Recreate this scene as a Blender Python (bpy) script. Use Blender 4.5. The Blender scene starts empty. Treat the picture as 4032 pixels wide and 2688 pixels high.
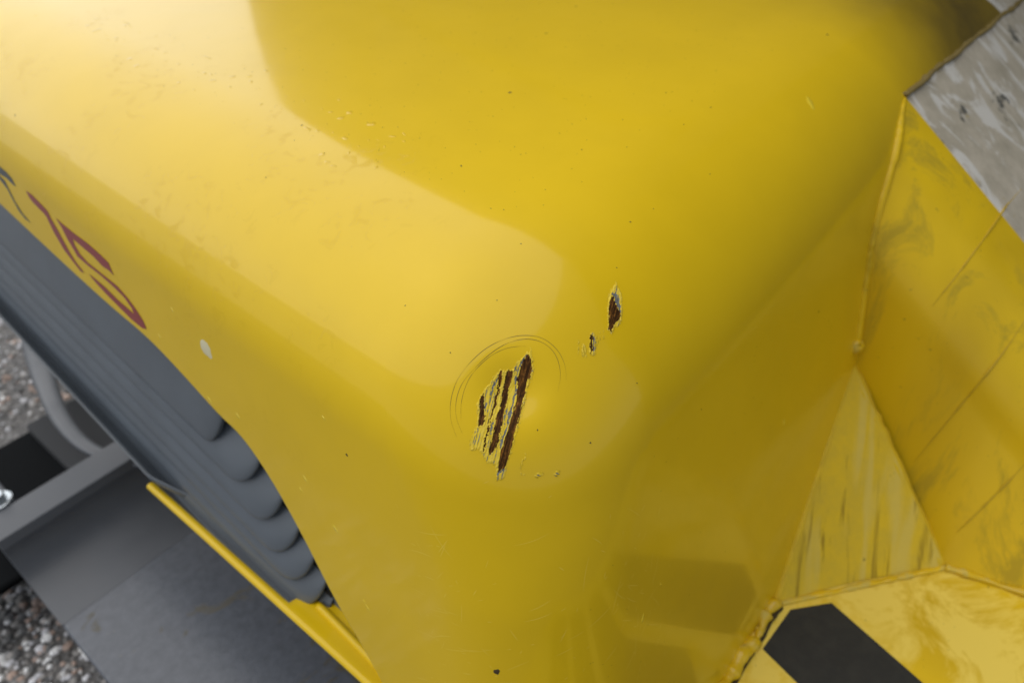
import bpy, bmesh, math, random
import numpy as np
from mathutils import Vector, Matrix
rng = np.random.default_rng(7); random.seed(7)
sc = bpy.context.scene

# ------------------------------------------------------------------ camera
cam_data = bpy.data.cameras.new('camera'); cam = bpy.data.objects.new('camera', cam_data)
sc.collection.objects.link(cam); sc.camera = cam
RC = np.array([[0.63666564, -0.49622658, 0.59026777],
               [-0.76922202, -0.35472107, 0.53147948],
               [-0.05435383, -0.79242169, -0.60754714]])
CP = np.array([-0.3173, -0.2809, 1.3012])
cam.matrix_world = Matrix(((RC[0,0], -RC[0,1], -RC[0,2], CP[0]), (RC[1,0], -RC[1,1], -RC[1,2], CP[1]),
                           (RC[2,0], -RC[2,1], -RC[2,2], CP[2]), (0, 0, 0, 1)))
cam_data.sensor_width = 36; cam_data.lens = 26.0; cam_data.clip_start = .02; cam_data.clip_end = 2000
cam_data.dof.use_dof = True; cam_data.dof.focus_distance = .56; cam_data.dof.aperture_fstop = 5.0

# ------------------------------------------------------------------ sky and sun (overcast)
SUN_AZ, SUN_EL = math.radians(98), math.radians(62)     # azimuth measured from +X towards +Y
w = bpy.data.worlds.new('World'); sc.world = w; w.use_nodes = True
nt = w.node_tree; bg = nt.nodes['Background']
sky = nt.nodes.new('ShaderNodeTexSky'); sky.sky_type = 'NISHITA'; sky.sun_disc = False
sky.sun_elevation = SUN_EL; sky.sun_rotation = math.pi/2 - SUN_AZ
sky.air_density = 1.0; sky.dust_density = .4; sky.ozone_density = 1.0
hs = nt.nodes.new('ShaderNodeHueSaturation'); hs.inputs['Saturation'].default_value = .3
nt.links.new(sky.outputs[0], hs.inputs['Color']); nt.links.new(hs.outputs[0], bg.inputs[0])
bg.inputs[1].default_value = .06
sd = bpy.data.lights.new('sun', 'SUN'); sun = bpy.data.objects.new('sun', sd); sc.collection.objects.link(sun)
sd.energy = 1.5; sd.angle = math.radians(100); sd.color = (1, .97, .92)
sdir = Vector((math.cos(SUN_AZ)*math.cos(SUN_EL), math.sin(SUN_AZ)*math.cos(SUN_EL), math.sin(SUN_EL)))
sun.rotation_euler = sdir.to_track_quat('Z', 'Y').to_euler(); sun.location = sdir*5
vs = sc.view_settings; vs.view_transform = 'Standard'; vs.look = 'None'; vs.exposure = .88; vs.gamma = 1; vs.use_curve_mapping = False

# ------------------------------------------------------------------ helpers
def link(o, parent=None):
    sc.collection.objects.link(o)
    if parent: o.parent = parent
    return o
def mesh_obj(name, verts, faces, mat=None, parent=None, smooth=True):
    me = bpy.data.meshes.new(name); me.from_pydata([tuple(map(float, v)) for v in verts], [], [tuple(map(int, q)) for q in faces]); me.update()
    if smooth: me.polygons.foreach_set('use_smooth', [True]*len(me.polygons))
    if mat: me.materials.append(mat)
    return link(bpy.data.objects.new(name, me), parent)
def bm_obj(name, bm, mat=None, parent=None, smooth=False):
    me = bpy.data.meshes.new(name); bm.to_mesh(me); bm.free()
    if smooth: me.polygons.foreach_set('use_smooth', [True]*len(me.polygons))
    if mat: me.materials.append(mat)
    return link(bpy.data.objects.new(name, me), parent)
def grid_faces(nu, nv, off=0):
    i, j = np.meshgrid(np.arange(nu-1), np.arange(nv-1), indexing='ij')
    a = (i*nv+j+off).ravel(); return np.stack([a, a+nv, a+nv+1, a+1], 1)
class Mat:
    def __init__(s, name):
        s.m = bpy.data.materials.new(name); s.m.use_nodes = True; s.t = s.m.node_tree
        s.b = s.t.nodes['Principled BSDF']
    def n(s, typ, **kw):
        nd = s.t.nodes.new(typ)
        for k, v in kw.items():
            if k.startswith('i_'): nd.inputs[k[2:].replace('_', ' ')].default_value = v
            else: setattr(nd, k, v)
        return nd
    def l(s, a, b): s.t.links.new(a, b)
    def noise(s, scale, detail=4, rough=.6, vec=None, dist=0):
        nd = s.n('ShaderNodeTexNoise'); nd.inputs['Scale'].default_value = scale; nd.inputs['Detail'].default_value = detail
        nd.inputs['Roughness'].default_value = rough; nd.inputs['Distortion'].default_value = dist
        s.l(vec if vec else s.coord(), nd.inputs['Vector']); return nd.outputs['Fac']
    def coord(s):
        if not hasattr(s, '_c'): s._c = s.n('ShaderNodeNewGeometry').outputs['Position']
        return s._c
    def ramp(s, fac, stops, interp='LINEAR'):
        nd = s.n('ShaderNodeValToRGB'); cr = nd.color_ramp; cr.interpolation = interp
        while len(cr.elements) < len(stops): cr.elements.new(.5)
        for e, (p, c) in zip(cr.elements, stops):
            e.position = p; e.color = (c, c, c, 1) if not hasattr(c, '__len__') else (*c[:3], 1)
        s.l(fac, nd.inputs[0]); return nd.outputs[0]
    def mix(s, fac, a, b, typ='MIX'):
        nd = s.n('ShaderNodeMix', data_type='RGBA', blend_type=typ)
        for v, i in ((fac, 0), (a, 6), (b, 7)):
            if hasattr(v, 'is_linked'): s.l(v, nd.inputs[i])
            else: nd.inputs[i].default_value = v if i == 0 else (*v[:3], 1)
        return nd.outputs[2]
    def math(s, op, a, b=0.):
        nd = s.n('ShaderNodeMath', operation=op)
        for v, i in ((a, 0), (b, 1)):
            if hasattr(v, 'is_linked'): s.l(v, nd.inputs[i])
            else: nd.inputs[i].default_value = v
        return nd.outputs[0]
    def bump(s, h, strength, dist=.001):
        nd = s.n('ShaderNodeBump'); nd.inputs['Strength'].default_value = strength; nd.inputs['Distance'].default_value = dist
        s.l(h, nd.inputs['Height']); s.l(nd.outputs[0], s.b.inputs['Normal']); return nd
    def set(s, **kw):
        for k, v in kw.items():
            i = s.b.inputs[k.replace('_', ' ')]
            if hasattr(v, 'is_linked'): s.l(v, i)
            else: i.default_value = (*v, 1) if hasattr(v, '__len__') else v
        return s.m

YEL = (.76, .51, .009)
def paint(name, base=YEL, rough=.3, coat=.62, coat_rough=.09, marks=False):
    k = Mat(name)
    big = k.noise(9, 5, .6); fine = k.noise(320, 3, .5)
    c = k.mix(k.ramp(big, [(.35, 0), (.7, 1)]), base, tuple(v*.95 for v in base))
    if marks:                                                        # dried water marks on the shoulder of the hood
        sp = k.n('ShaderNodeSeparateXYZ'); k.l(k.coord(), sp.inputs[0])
        sh = k.math('MULTIPLY', k.ramp(k.math('ADD', sp.outputs[0], .5), [(.40, 0), (.46, 1), (.62, 1), (.70, 0)]), k.ramp(sp.outputs[1], [(.12, 0), (.2, 1)]))
        sh = k.math('MULTIPLY', sh, k.ramp(k.noise(9, 2, .5), [(.46, 0), (.56, 1)]))
        grime_shade = k.math('MULTIPLY', k.ramp(k.math('MULTIPLY', sp.outputs[0], .7), [(.52, 0), (.72, 1)]), k.ramp(k.math('ADD', sp.outputs[1], .5), [(.38, 1), (.56, 1), (.68, .3)]))
        grime_shade = k.math('MULTIPLY', grime_shade, k.ramp(k.noise(9, 3, .5), [(.25, .7), (.65, .95)]))
        wm = k.math('MULTIPLY', sh, k.ramp(k.noise(52, 3, .55, None, 1.4), [(.58, 0), (.60, 1), (.66, 1), (.70, .35)]))
        c = k.mix(wm, c, tuple(v*s for v, s in zip(base, (.90, .88, .2))))
        c = k.mix(grime_shade, c, (.085, .06, .015))  # brown grime towards the cab, with the shade there painted in as well
        coat_rough = k.math('ADD', k.math('MULTIPLY', wm, .3), coat_rough)
    k.set(Base_Color=c, Roughness=rough, Coat_Weight=coat, Coat_Roughness=coat_rough, Specular_IOR_Level=.14, Coat_IOR=1.36)
    k.bump(k.mix(.25, k.noise(900, 2), fine), .05, .0006)
    wv = k.n('ShaderNodeBump'); wv.inputs['Strength'].default_value = .35; wv.inputs['Distance'].default_value = .004   # slight waviness of the pressed sheet
    k.l(k.noise(8, 2, .4), wv.inputs['Height']); k.l(wv.outputs[0], k.t.nodes['Bump'].inputs['Normal'])
    return k.m
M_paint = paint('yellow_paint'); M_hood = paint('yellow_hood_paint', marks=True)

# ------------------------------------------------------------------ ground
def asphalt():
    k = Mat('asphalt')
    v = k.n('ShaderNodeTexVoronoi', feature='F1'); v.inputs['Scale'].default_value = 70; k.l(k.coord(), v.inputs['Vector'])
    col = k.ramp(v.outputs['Color'], [(0, (.08, .08, .08)), (.45, (.19, .18, .17)), (.7, (.36, .34, .33)), (1, (.55, .55, .56))])
    d = k.ramp(v.outputs['Distance'], [(0, 1), (.55, .15)])
    k.set(Base_Color=k.mix(d, (.07, .068, .066), col), Roughness=.65)
    k.bump(d, .8, .01)
    return k.m
bm = bmesh.new(); bmesh.ops.create_grid(bm, x_segments=2, y_segments=2, size=300)
g = bm_obj('ground', bm, asphalt()); g['kind'] = 'structure'; g['label'] = 'wet grey asphalt with pale stone chips'

# ------------------------------------------------------------------ the machine
machine = bpy.data.objects.new('machine', None); link(machine)
machine['label'] = 'yellow construction machine seen close at its scraped rounded hood corner'; machine['category'] = 'machine'

LEAN = .15
def F(P):
    x, y, z = P[..., 0], P[..., 1], P[..., 2]; zz = z-.95
    nl = math.sqrt(1+LEAN**2)
    dL = (-.06+LEAN*zz-x)/nl; dR = (-.06+LEAN*zz-y)/nl
    dT = (zz-(.035+.10*y+.02*x))/math.sqrt(1+.1**2+.02**2)
    p = 2.2; s = 0
    q = np.clip((z-.74)/.2, 0, 1); rv = .115+.055*q*q*(3-2*q)
    for d, r in ((dL, rv), (dR, rv), (dT, .13)): s = s+np.maximum(d/r+1, 0)**p
    f = s**(1/p)-1
    dd = np.sqrt((x+.002)**2+(y-.004)**2+(zz+.022)**2)            # shallow knock behind the scrape
    return f+.05*np.exp(-(dd/.023)**2)
def gradF(P, e=2e-4):
    g = np.stack([F(P+np.array(d)*e)-F(P-np.array(d)*e) for d in ((1,0,0),(0,1,0),(0,0,1))], -1)
    return g/np.linalg.norm(g, axis=-1, keepdims=True)
RUST = [
 [(0.0240,0.0101,0.9465),(0.0222,0.0057,0.9420),(0.0189,0.0031,0.9372),(0.0150,0.0015,0.9323),(0.0115,0.0025,0.9295),(0.0089,0.0011,0.9262),(0.0036,-0.0003,0.9212),(-0.0032,-0.0029,0.9157),(-0.0122,-0.0063,0.9093),(-0.0204,-0.0090,0.9020),(-0.0257,-0.0104,0.8960),(-0.0316,-0.0116,0.8882),(-0.0354,-0.0114,0.8834),(-0.0399,-0.0082,0.8806),(-0.0366,-0.0065,0.8870),(-0.0311,-0.0051,0.8951),(-0.0234,-0.0038,0.9035),(-0.0165,-0.0022,0.9092),(-0.0085,0.0005,0.9147),(-0.0003,0.0037,0.9208),(0.0050,0.0062,0.9263),(0.0072,0.0092,0.9307),(0.0123,0.0104,0.9370),(0.0173,0.0106,0.9419)],
 [(0.0058,0.0170,0.9372),(0.0092,0.0136,0.9370),(0.0041,0.0119,0.9304),(-0.0009,0.0112,0.9258),(-0.0061,0.0083,0.9204),(-0.0134,0.0057,0.9154),(-0.0211,0.0022,0.9092),(-0.0281,-0.0005,0.9020),(-0.0334,-0.0014,0.8958),(-0.0368,0.0001,0.8931),(-0.0393,0.0018,0.8914),(-0.0351,0.0032,0.8977),(-0.0308,0.0038,0.9028),(-0.0245,0.0061,0.9096),(-0.0192,0.0081,0.9141),(-0.0140,0.0091,0.9173),(-0.0085,0.0123,0.9222),(-0.0030,0.0141,0.9269),(0.0013,0.0162,0.9323),(0.0045,0.0170,0.9360)],
 [(0.0019,0.0210,0.9378),(0.0029,0.0199,0.9377),(-0.0001,0.0176,0.9326),(-0.0052,0.0161,0.9274),(-0.0109,0.0145,0.9227),(-0.0160,0.0119,0.9183),(-0.0203,0.0111,0.9155),(-0.0262,0.0090,0.9104),(-0.0332,0.0070,0.9028),(-0.0397,0.0051,0.8937),(-0.0400,0.0055,0.8937),(-0.0346,0.0080,0.9022),(-0.0278,0.0100,0.9099),(-0.0224,0.0116,0.9146),(-0.0158,0.0142,0.9201),(-0.0096,0.0164,0.9251),(-0.0052,0.0182,0.9295),(-0.0005,0.0207,0.9355)],
 [(-0.0165,0.0229,0.9266),(-0.0178,0.0210,0.9243),(-0.0235,0.0171,0.9178),(-0.0251,0.0146,0.9150),(-0.0301,0.0129,0.9100),(-0.0333,0.0155,0.9089),(-0.0288,0.0183,0.9147),(-0.0241,0.0211,0.9203),(-0.0200,0.0233,0.9247)],
]
BLUE = [
 [(0.0230,0.0108,0.9463),(0.0226,0.0095,0.9451),(0.0122,0.0098,0.9364),(0.0072,0.0092,0.9307),(0.0039,0.0059,0.9252),(-0.0008,0.0043,0.9208),(-0.0091,0.0011,0.9147),(-0.0170,-0.0016,0.9093),(-0.0239,-0.0032,0.9036),(-0.0306,-0.0043,0.8964),(-0.0325,-0.0041,0.8945),(-0.0286,-0.0023,0.9002),(-0.0213,-0.0003,0.9075),(-0.0133,0.0018,0.9132),(-0.0059,0.0044,0.9181),(0.0011,0.0066,0.9236),(0.0057,0.0101,0.9302),(0.0106,0.0117,0.9365),(0.0153,0.0121,0.9414)],
 [(-0.0245,0.0061,0.9096),(-0.0217,0.0028,0.9093),(-0.0287,-0.0005,0.9014),(-0.0334,-0.0014,0.8958),(-0.0379,0.0003,0.8918),(-0.0399,0.0019,0.8907),(-0.0351,0.0032,0.8977),(-0.0304,0.0041,0.9034)],
 [(-0.0011,0.0212,0.9356),(-0.0064,0.0207,0.9311),(-0.0103,0.0208,0.9286),(-0.0099,0.0196,0.9278),(-0.0046,0.0191,0.9307)],
 [(-0.0310,0.0091,0.9064),(-0.0275,0.0097,0.9099),(-0.0332,0.0070,0.9028),(-0.0396,0.0049,0.8937),(-0.0404,0.0053,0.8930),(-0.0359,0.0075,0.9003)],
 [(-0.0398,-0.0076,0.8813),(-0.0352,-0.0117,0.8834),(-0.0373,-0.0117,0.8806),(-0.0416,-0.0078,0.8784)],
 [(-0.0349,0.0160,0.9077),(-0.0345,0.0154,0.9077),(-0.0395,0.0143,0.9013),(-0.0416,0.0143,0.8986),(-0.0391,0.0153,0.9026)],
 [(-0.0160,0.0209,0.9252),(-0.0203,0.0171,0.9198),(-0.0246,0.0149,0.9155),(-0.0222,0.0174,0.9189),(-0.0184,0.0200,0.9232)],
 [(0.0216,0.0063,0.9421),(0.0191,0.0028,0.9372),(0.0161,0.0017,0.9335),(0.0182,0.0039,0.9372)],
]
RIM = [
 [(0.0025,0.0214,0.9388),(0.0063,0.0173,0.9379),(0.0100,0.0141,0.9383),(0.0147,0.0136,0.9422),(0.0245,0.0109,0.9473),(0.0272,0.0111,0.9490),(0.0269,0.0079,0.9467),(0.0196,0.0022,0.9372),(0.0141,0.0002,0.9305),(0.0085,-0.0002,0.9251),(0.0007,-0.0037,0.9176),(-0.0106,-0.0072,0.9097),(-0.0205,-0.0097,0.9014),(-0.0270,-0.0117,0.8935),(-0.0325,-0.0124,0.8862),(-0.0394,-0.0133,0.8754),(-0.0434,-0.0091,0.8739),(-0.0426,-0.0071,0.8776),(-0.0391,-0.0053,0.8849),(-0.0425,0.0010,0.8861),(-0.0419,0.0053,0.8909),(-0.0412,0.0087,0.8949),(-0.0450,0.0139,0.8938),(-0.0420,0.0165,0.8998),(-0.0362,0.0171,0.9070),(-0.0328,0.0166,0.9101),(-0.0255,0.0228,0.9205),(-0.0200,0.0242,0.9253),(-0.0145,0.0244,0.9292),(-0.0087,0.0229,0.9317),(-0.0045,0.0231,0.9349)],
]
RUST2 = [
 [(0.1131,-0.0065,0.9557),(0.1146,-0.0079,0.9548),(0.1114,-0.0118,0.9518),(0.1103,-0.0143,0.9499),(0.1090,-0.0175,0.9473),(0.1067,-0.0202,0.9450),(0.1013,-0.0221,0.9432),(0.0994,-0.0211,0.9439),(0.0947,-0.0214,0.9433),(0.0883,-0.0229,0.9414),(0.0885,-0.0208,0.9433),(0.0935,-0.0171,0.9468),(0.0996,-0.0132,0.9504),(0.1082,-0.0081,0.9544),(0.1103,-0.0082,0.9545)],
 [(0.0712,-0.0152,0.9453),(0.0725,-0.0163,0.9447),(0.0676,-0.0200,0.9406),(0.0635,-0.0230,0.9370),(0.0614,-0.0229,0.9366),(0.0623,-0.0209,0.9386),(0.0655,-0.0185,0.9413),(0.0684,-0.0168,0.9434)],
]
BLUE2 = [
 [(0.1149,-0.0048,0.9570),(0.1188,-0.0068,0.9556),(0.1186,-0.0099,0.9534),(0.1150,-0.0146,0.9497),(0.1088,-0.0188,0.9462),(0.1103,-0.0143,0.9499),(0.1117,-0.0110,0.9524),(0.1146,-0.0079,0.9548)],
 [(0.0720,-0.0164,0.9445),(0.0729,-0.0179,0.9434),(0.0694,-0.0211,0.9400),(0.0642,-0.0235,0.9368),(0.0617,-0.0233,0.9363),(0.0674,-0.0198,0.9407)],
 [(0.0882,-0.0202,0.9438),(0.0876,-0.0234,0.9409),(0.0873,-0.0219,0.9422)],
]
RIM2 = [
 [(0.1293,-0.0003,0.9602),(0.1266,-0.0039,0.9578),(0.1247,-0.0093,0.9539),(0.1180,-0.0151,0.9494),(0.1113,-0.0191,0.9460),(0.1047,-0.0229,0.9426),(0.0994,-0.0243,0.9411),(0.0941,-0.0230,0.9419),(0.0874,-0.0247,0.9398),(0.0875,-0.0229,0.9413),(0.0866,-0.0207,0.9432),(0.0911,-0.0181,0.9458),(0.0987,-0.0122,0.9510),(0.1080,-0.0064,0.9557),(0.1171,-0.0027,0.9584),(0.1236,-0.0018,0.9592)],
 [(0.0745,-0.0143,0.9466),(0.0753,-0.0171,0.9445),(0.0705,-0.0218,0.9397),(0.0633,-0.0250,0.9352),(0.0602,-0.0238,0.9355),(0.0598,-0.0210,0.9379),(0.0653,-0.0184,0.9414),(0.0691,-0.0154,0.9447)],
 [(0.0603,-0.0112,0.9459),(0.0595,-0.0125,0.9447),(0.0560,-0.0151,0.9417),(0.0505,-0.0178,0.9378),(0.0503,-0.0174,0.9381),(0.0555,-0.0143,0.9422),(0.0585,-0.0118,0.9450)],
 [(0.0605,-0.0146,0.9433),(0.0624,-0.0155,0.9431),(0.0601,-0.0194,0.9393),(0.0541,-0.0228,0.9346),(0.0558,-0.0208,0.9369),(0.0534,-0.0208,0.9362),(0.0554,-0.0174,0.9397)],
 [(0.0767,-0.0170,0.9448),(0.0770,-0.0175,0.9445),(0.0736,-0.0197,0.9420),(0.0736,-0.0192,0.9424)],
 [(0.0798,-0.0180,0.9445),(0.0802,-0.0183,0.9443),(0.0734,-0.0230,0.9392),(0.0731,-0.0228,0.9393)],
 [(0.0839,-0.0186,0.9445),(0.0842,-0.0190,0.9442),(0.0761,-0.0246,0.9382),(0.0760,-0.0243,0.9385)],
 [(0.0758,-0.0188,0.9432),(0.0764,-0.0192,0.9430),(0.0714,-0.0224,0.9393),(0.0711,-0.0222,0.9394)],
]
CHIP = [
 [(-0.0203,-0.0195,0.8927),(-0.0200,-0.0205,0.8919),(-0.0232,-0.0215,0.8874),(-0.0252,-0.0205,0.8862),(-0.0290,-0.0217,0.8800),(-0.0284,-0.0242,0.8776),(-0.0297,-0.0232,0.8771),(-0.0304,-0.0213,0.8786),(-0.0277,-0.0202,0.8835),(-0.0244,-0.0195,0.8882),(-0.0232,-0.0208,0.8881)],
 [(-0.0230,-0.0295,0.8775),(-0.0205,-0.0315,0.8778),(-0.0183,-0.0343,0.8765),(-0.0200,-0.0340,0.8749),(-0.0234,-0.0316,0.8740),(-0.0241,-0.0304,0.8749)],
 [(-0.0119,-0.0398,0.8757),(-0.0093,-0.0409,0.8770),(-0.0077,-0.0428,0.8757),(-0.0092,-0.0432,0.8732),(-0.0121,-0.0418,0.8723),(-0.0132,-0.0402,0.8736)],
]
CRACK = [
 [(-0.0461,0.0270,0.9018),(-0.0434,0.0339,0.9094),(-0.0388,0.0388,0.9174),(-0.0323,0.0420,0.9258),(-0.0221,0.0436,0.9358),(-0.0096,0.0410,0.9442),(0.0035,0.0370,0.9508),(0.0160,0.0304,0.9545),(0.0255,0.0236,0.9557),(0.0325,0.0169,0.9550),(0.0384,0.0093,0.9530),(0.0410,0.0013,0.9488),(0.0413,-0.0064,0.9435),(0.0391,-0.0129,0.9376),(0.0356,-0.0172,0.9327),(0.0318,-0.0201,0.9284)],
 [(-0.0426,0.0239,0.9042),(-0.0403,0.0306,0.9112),(-0.0366,0.0350,0.9178),(-0.0306,0.0382,0.9255),(-0.0219,0.0392,0.9337),(-0.0115,0.0365,0.9403),(0.0001,0.0333,0.9465),(0.0131,0.0282,0.9517),(0.0233,0.0220,0.9537),(0.0306,0.0155,0.9534),(0.0362,0.0077,0.9510),(0.0385,-0.0005,0.9466),(0.0374,-0.0073,0.9413),(0.0336,-0.0130,0.9351),(0.0289,-0.0167,0.9297),(0.0216,-0.0192,0.9234)],
 [(-0.0376,0.0285,0.9130),(-0.0336,0.0321,0.9193),(-0.0266,0.0351,0.9275),(-0.0171,0.0363,0.9360),(-0.0077,0.0345,0.9419),(0.0026,0.0312,0.9469),(0.0119,0.0263,0.9498),(0.0190,0.0207,0.9506),(0.0257,0.0138,0.9500)],
]
ONE = [
 [(-0.0643,0.7458,0.9216),(-0.0645,0.7297,0.9201),(-0.0655,0.7029,0.9132),(-0.0662,0.6913,0.9089),(-0.0673,0.6880,0.9014),(-0.0694,0.6747,0.8873),(-0.0724,0.6590,0.8673),(-0.0741,0.6460,0.8560),(-0.0753,0.6282,0.8477),(-0.0755,0.6398,0.8464),(-0.0743,0.6567,0.8545),(-0.0729,0.6748,0.8643),(-0.0702,0.6922,0.8822),(-0.0677,0.7009,0.8988),(-0.0671,0.7080,0.9025),(-0.0662,0.7332,0.9089),(-0.0654,0.7426,0.9140)],
]
FIVE = [
 [(-0.0665,0.6714,0.9066),(-0.0669,0.6565,0.9038),(-0.0675,0.6279,0.9001),(-0.0679,0.5925,0.8971),(-0.0687,0.5632,0.8918),(-0.0693,0.5479,0.8877),(-0.0715,0.5419,0.8735),(-0.0710,0.5518,0.8765),(-0.0710,0.5674,0.8768),(-0.0701,0.5857,0.8828),(-0.0695,0.6094,0.8864),(-0.0689,0.6354,0.8905),(-0.0701,0.6344,0.8825),(-0.0714,0.6260,0.8738),(-0.0725,0.6357,0.8670),(-0.0709,0.6452,0.8773),(-0.0696,0.6536,0.8860),(-0.0679,0.6607,0.8970)],
 [(-0.0711,0.6313,0.8759),(-0.0714,0.6260,0.8738),(-0.0723,0.6085,0.8681),(-0.0728,0.5738,0.8646),(-0.0733,0.5404,0.8612),(-0.0745,0.5202,0.8536),(-0.0758,0.5043,0.8446),(-0.0774,0.4924,0.8342),(-0.0787,0.4887,0.8253),(-0.0792,0.4993,0.8221),(-0.0789,0.5236,0.8241),(-0.0773,0.5126,0.8349),(-0.0761,0.5153,0.8424),(-0.0749,0.5283,0.8506),(-0.0741,0.5498,0.8560),(-0.0734,0.5793,0.8609),(-0.0730,0.6110,0.8635),(-0.0724,0.6374,0.8674)],
 [(-0.0748,0.6158,0.8515),(-0.0750,0.5996,0.8502),(-0.0754,0.5757,0.8470),(-0.0764,0.5503,0.8408),(-0.0769,0.5244,0.8371),(-0.0773,0.5103,0.8349),(-0.0789,0.5221,0.8237),(-0.0784,0.5360,0.8270),(-0.0777,0.5580,0.8323),(-0.0770,0.5772,0.8369),(-0.0761,0.5962,0.8427),(-0.0755,0.6071,0.8467)],
]
LETTER = [
 [(-0.0612,0.8921,0.9419),(-0.0613,0.8384,0.9411),(-0.0622,0.8146,0.9351),(-0.0627,0.7982,0.9323),(-0.0633,0.7857,0.9277),(-0.0648,0.7783,0.9178),(-0.0646,0.7900,0.9191),(-0.0641,0.8055,0.9230),(-0.0640,0.8239,0.9233),(-0.0635,0.8499,0.9269),(-0.0627,0.9006,0.9321)],
 [(-0.0636,0.8409,0.9261),(-0.0645,0.8268,0.9198),(-0.0650,0.8149,0.9168),(-0.0665,0.8087,0.9067),(-0.0685,0.8004,0.8931),(-0.0704,0.7862,0.8810),(-0.0716,0.7640,0.8728),(-0.0714,0.7821,0.8741),(-0.0705,0.7959,0.8803),(-0.0685,0.8072,0.8933),(-0.0667,0.8145,0.9052),(-0.0659,0.8245,0.9105),(-0.0648,0.8427,0.9179)],
]
LIP = [(0.8640,0.8729),(0.7065,0.8443),(0.5782,0.8230),(0.4939,0.8149),(0.4218,0.7941),(0.3591,0.7721),(0.3235,0.7674),(0.2923,0.7496),(0.2603,0.7213),(0.2237,0.6777),(0.1878,0.6263),(0.1435,0.5806),(0.1120,0.5462)]
FLECK = [(-0.0784,0.4598,0.8275,0.0043),(-0.0709,0.4134,0.8775,0.0035),(-0.0849,0.3725,0.7839,0.0056),(-0.0840,0.3174,0.7902,0.0048),(-0.0871,0.2083,0.7696,0.0049),(-0.0901,0.2186,0.7495,0.0032),(-0.0929,0.1672,0.7308,0.0054),(-0.1049,0.1282,0.6505,0.0042),(-0.1041,0.1329,0.6563,0.0019),(0.3473,-0.0998,0.6849,0.0049),(0.2904,-0.1086,0.6258,0.0022),(-0.0730,0.1667,0.8634,0.0032),(0.0364,-0.1010,0.6765,0.0048),(0.5606,0.0121,0.9758,0.0115),(-0.0744,0.3588,0.8540,0.0007),(0.0704,-0.0993,0.6883,0.0022)]
SPECK = [(0.3110,0.2623,1.0175,0.0046),(0.4848,0.3437,1.0291,0.0031),(0.1081,0.3743,1.0243,0.0024),(0.1524,0.1917,1.0072,0.0030),(0.2539,0.1231,1.0024,0.0022),(0.1590,0.3070,1.0189,0.0014),(-0.0134,0.0577,0.9484,0.0010),(-0.0049,0.1137,0.9655,0.0014),(0.1952,0.0280,0.9771,0.0020),(-0.0058,-0.0202,0.9043,0.0013),(0.0209,-0.0509,0.8875,0.0014),(0.4265,0.1292,1.0064,0.0016),(0.3748,0.0768,0.9974,0.0015),(0.4314,0.0752,0.9982,0.0021),(0.0321,0.3389,1.0049,0.0014),(0.2294,0.0248,0.9762,0.0012),(0.0931,0.0711,0.9897,0.0011),(0.4386,-0.0849,0.7840,0.0033),(0.5971,0.3767,1.0346,0.0027),(-0.0309,0.7740,1.0012,0.0027),(-0.0904,-0.0330,0.6891,0.0074),(-0.0768,0.1386,0.8378,0.0032),(0.0369,0.0510,0.9719,0.0010),(0.1406,0.0065,0.9647,0.0011),(0.7397,0.0661,1.0017,0.0034),(0.3261,0.0181,0.9747,0.0009),(0.0823,-0.0534,0.9068,0.0011),(0.1595,-0.0774,0.8337,0.0012)]
GLINT = [(-0.0744,0.3588,0.8540)]
SCUFF = [(-0.0946,0.0533,0.7191),(0.0582,-0.0981,0.6960)]
OC = np.array([.45, .45, .55])
def on_surface(T):
    lo = np.zeros(T.shape[:-1]); hi = np.ones(T.shape[:-1])
    for _ in range(34):
        m = (lo+hi)/2; ins = F(OC+(T-OC)*m[..., None]) < 0
        lo = np.where(ins, m, lo); hi = np.where(ins, hi, m)
    return OC+(T-OC)*((lo+hi)/2)[..., None]
def onto(P, N, lift=0., reach=.04):
    """slide points along direction N onto the hood skin, then lift them off it"""
    a = np.full(P.shape[:-1], -reach); b = np.full(P.shape[:-1], reach)
    for _ in range(34):
        m = (a+b)/2; ins = F(P+N*m[..., None]) < 0
        a = np.where(ins, m, a); b = np.where(ins, b, m)
    Q = P+N*((a+b)/2)[..., None]
    return Q+gradF(Q)*np.asarray(lift)[..., None]
def smooth_line(pts, n):
    P = np.array(pts, float)
    for _ in range(3):
        Q = [P[0]]
        for i in range(len(P)-1): Q += [P[i]*.75+P[i+1]*.25, P[i]*.25+P[i+1]*.75]
        P = np.array(Q+[P[-1]])
    s = np.r_[0, np.cumsum(np.linalg.norm(np.diff(P, axis=0), axis=1))]
    u = np.linspace(0, s[-1], n); return np.stack([np.interp(u, s, P[:, k]) for k in range(P.shape[1])], 1)
def in_poly(pts, poly):
    x, y = pts[..., 0], pts[..., 1]; r = np.zeros(x.shape, bool); q = np.roll(poly, -1, axis=0)
    for (x0, y0), (x1, y1) in zip(poly, q):
        c = ((y0 > y) != (y1 > y)) & (x < (x1-x0)*(y-y0)/(y1-y0+1e-15)+x0); r ^= c
    return r
def seg_near(pts, poly, closed=True):
    """distance to an outline, and the nearest point on it"""
    best = np.full(pts.shape[:-1], 1e9); near = np.zeros(pts.shape)
    q = np.roll(poly, -1, axis=0) if closed else poly[1:]
    for a, b in zip(poly, q):
        ab = b-a; t = np.clip(((pts-a)@ab)/(ab@ab+1e-15), 0, 1); c = a+t[..., None]*ab
        d = np.linalg.norm(pts-c, axis=-1); m = d < best; best = np.where(m, d, best); near = np.where(m[..., None], c, near)
    return best, near
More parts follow.
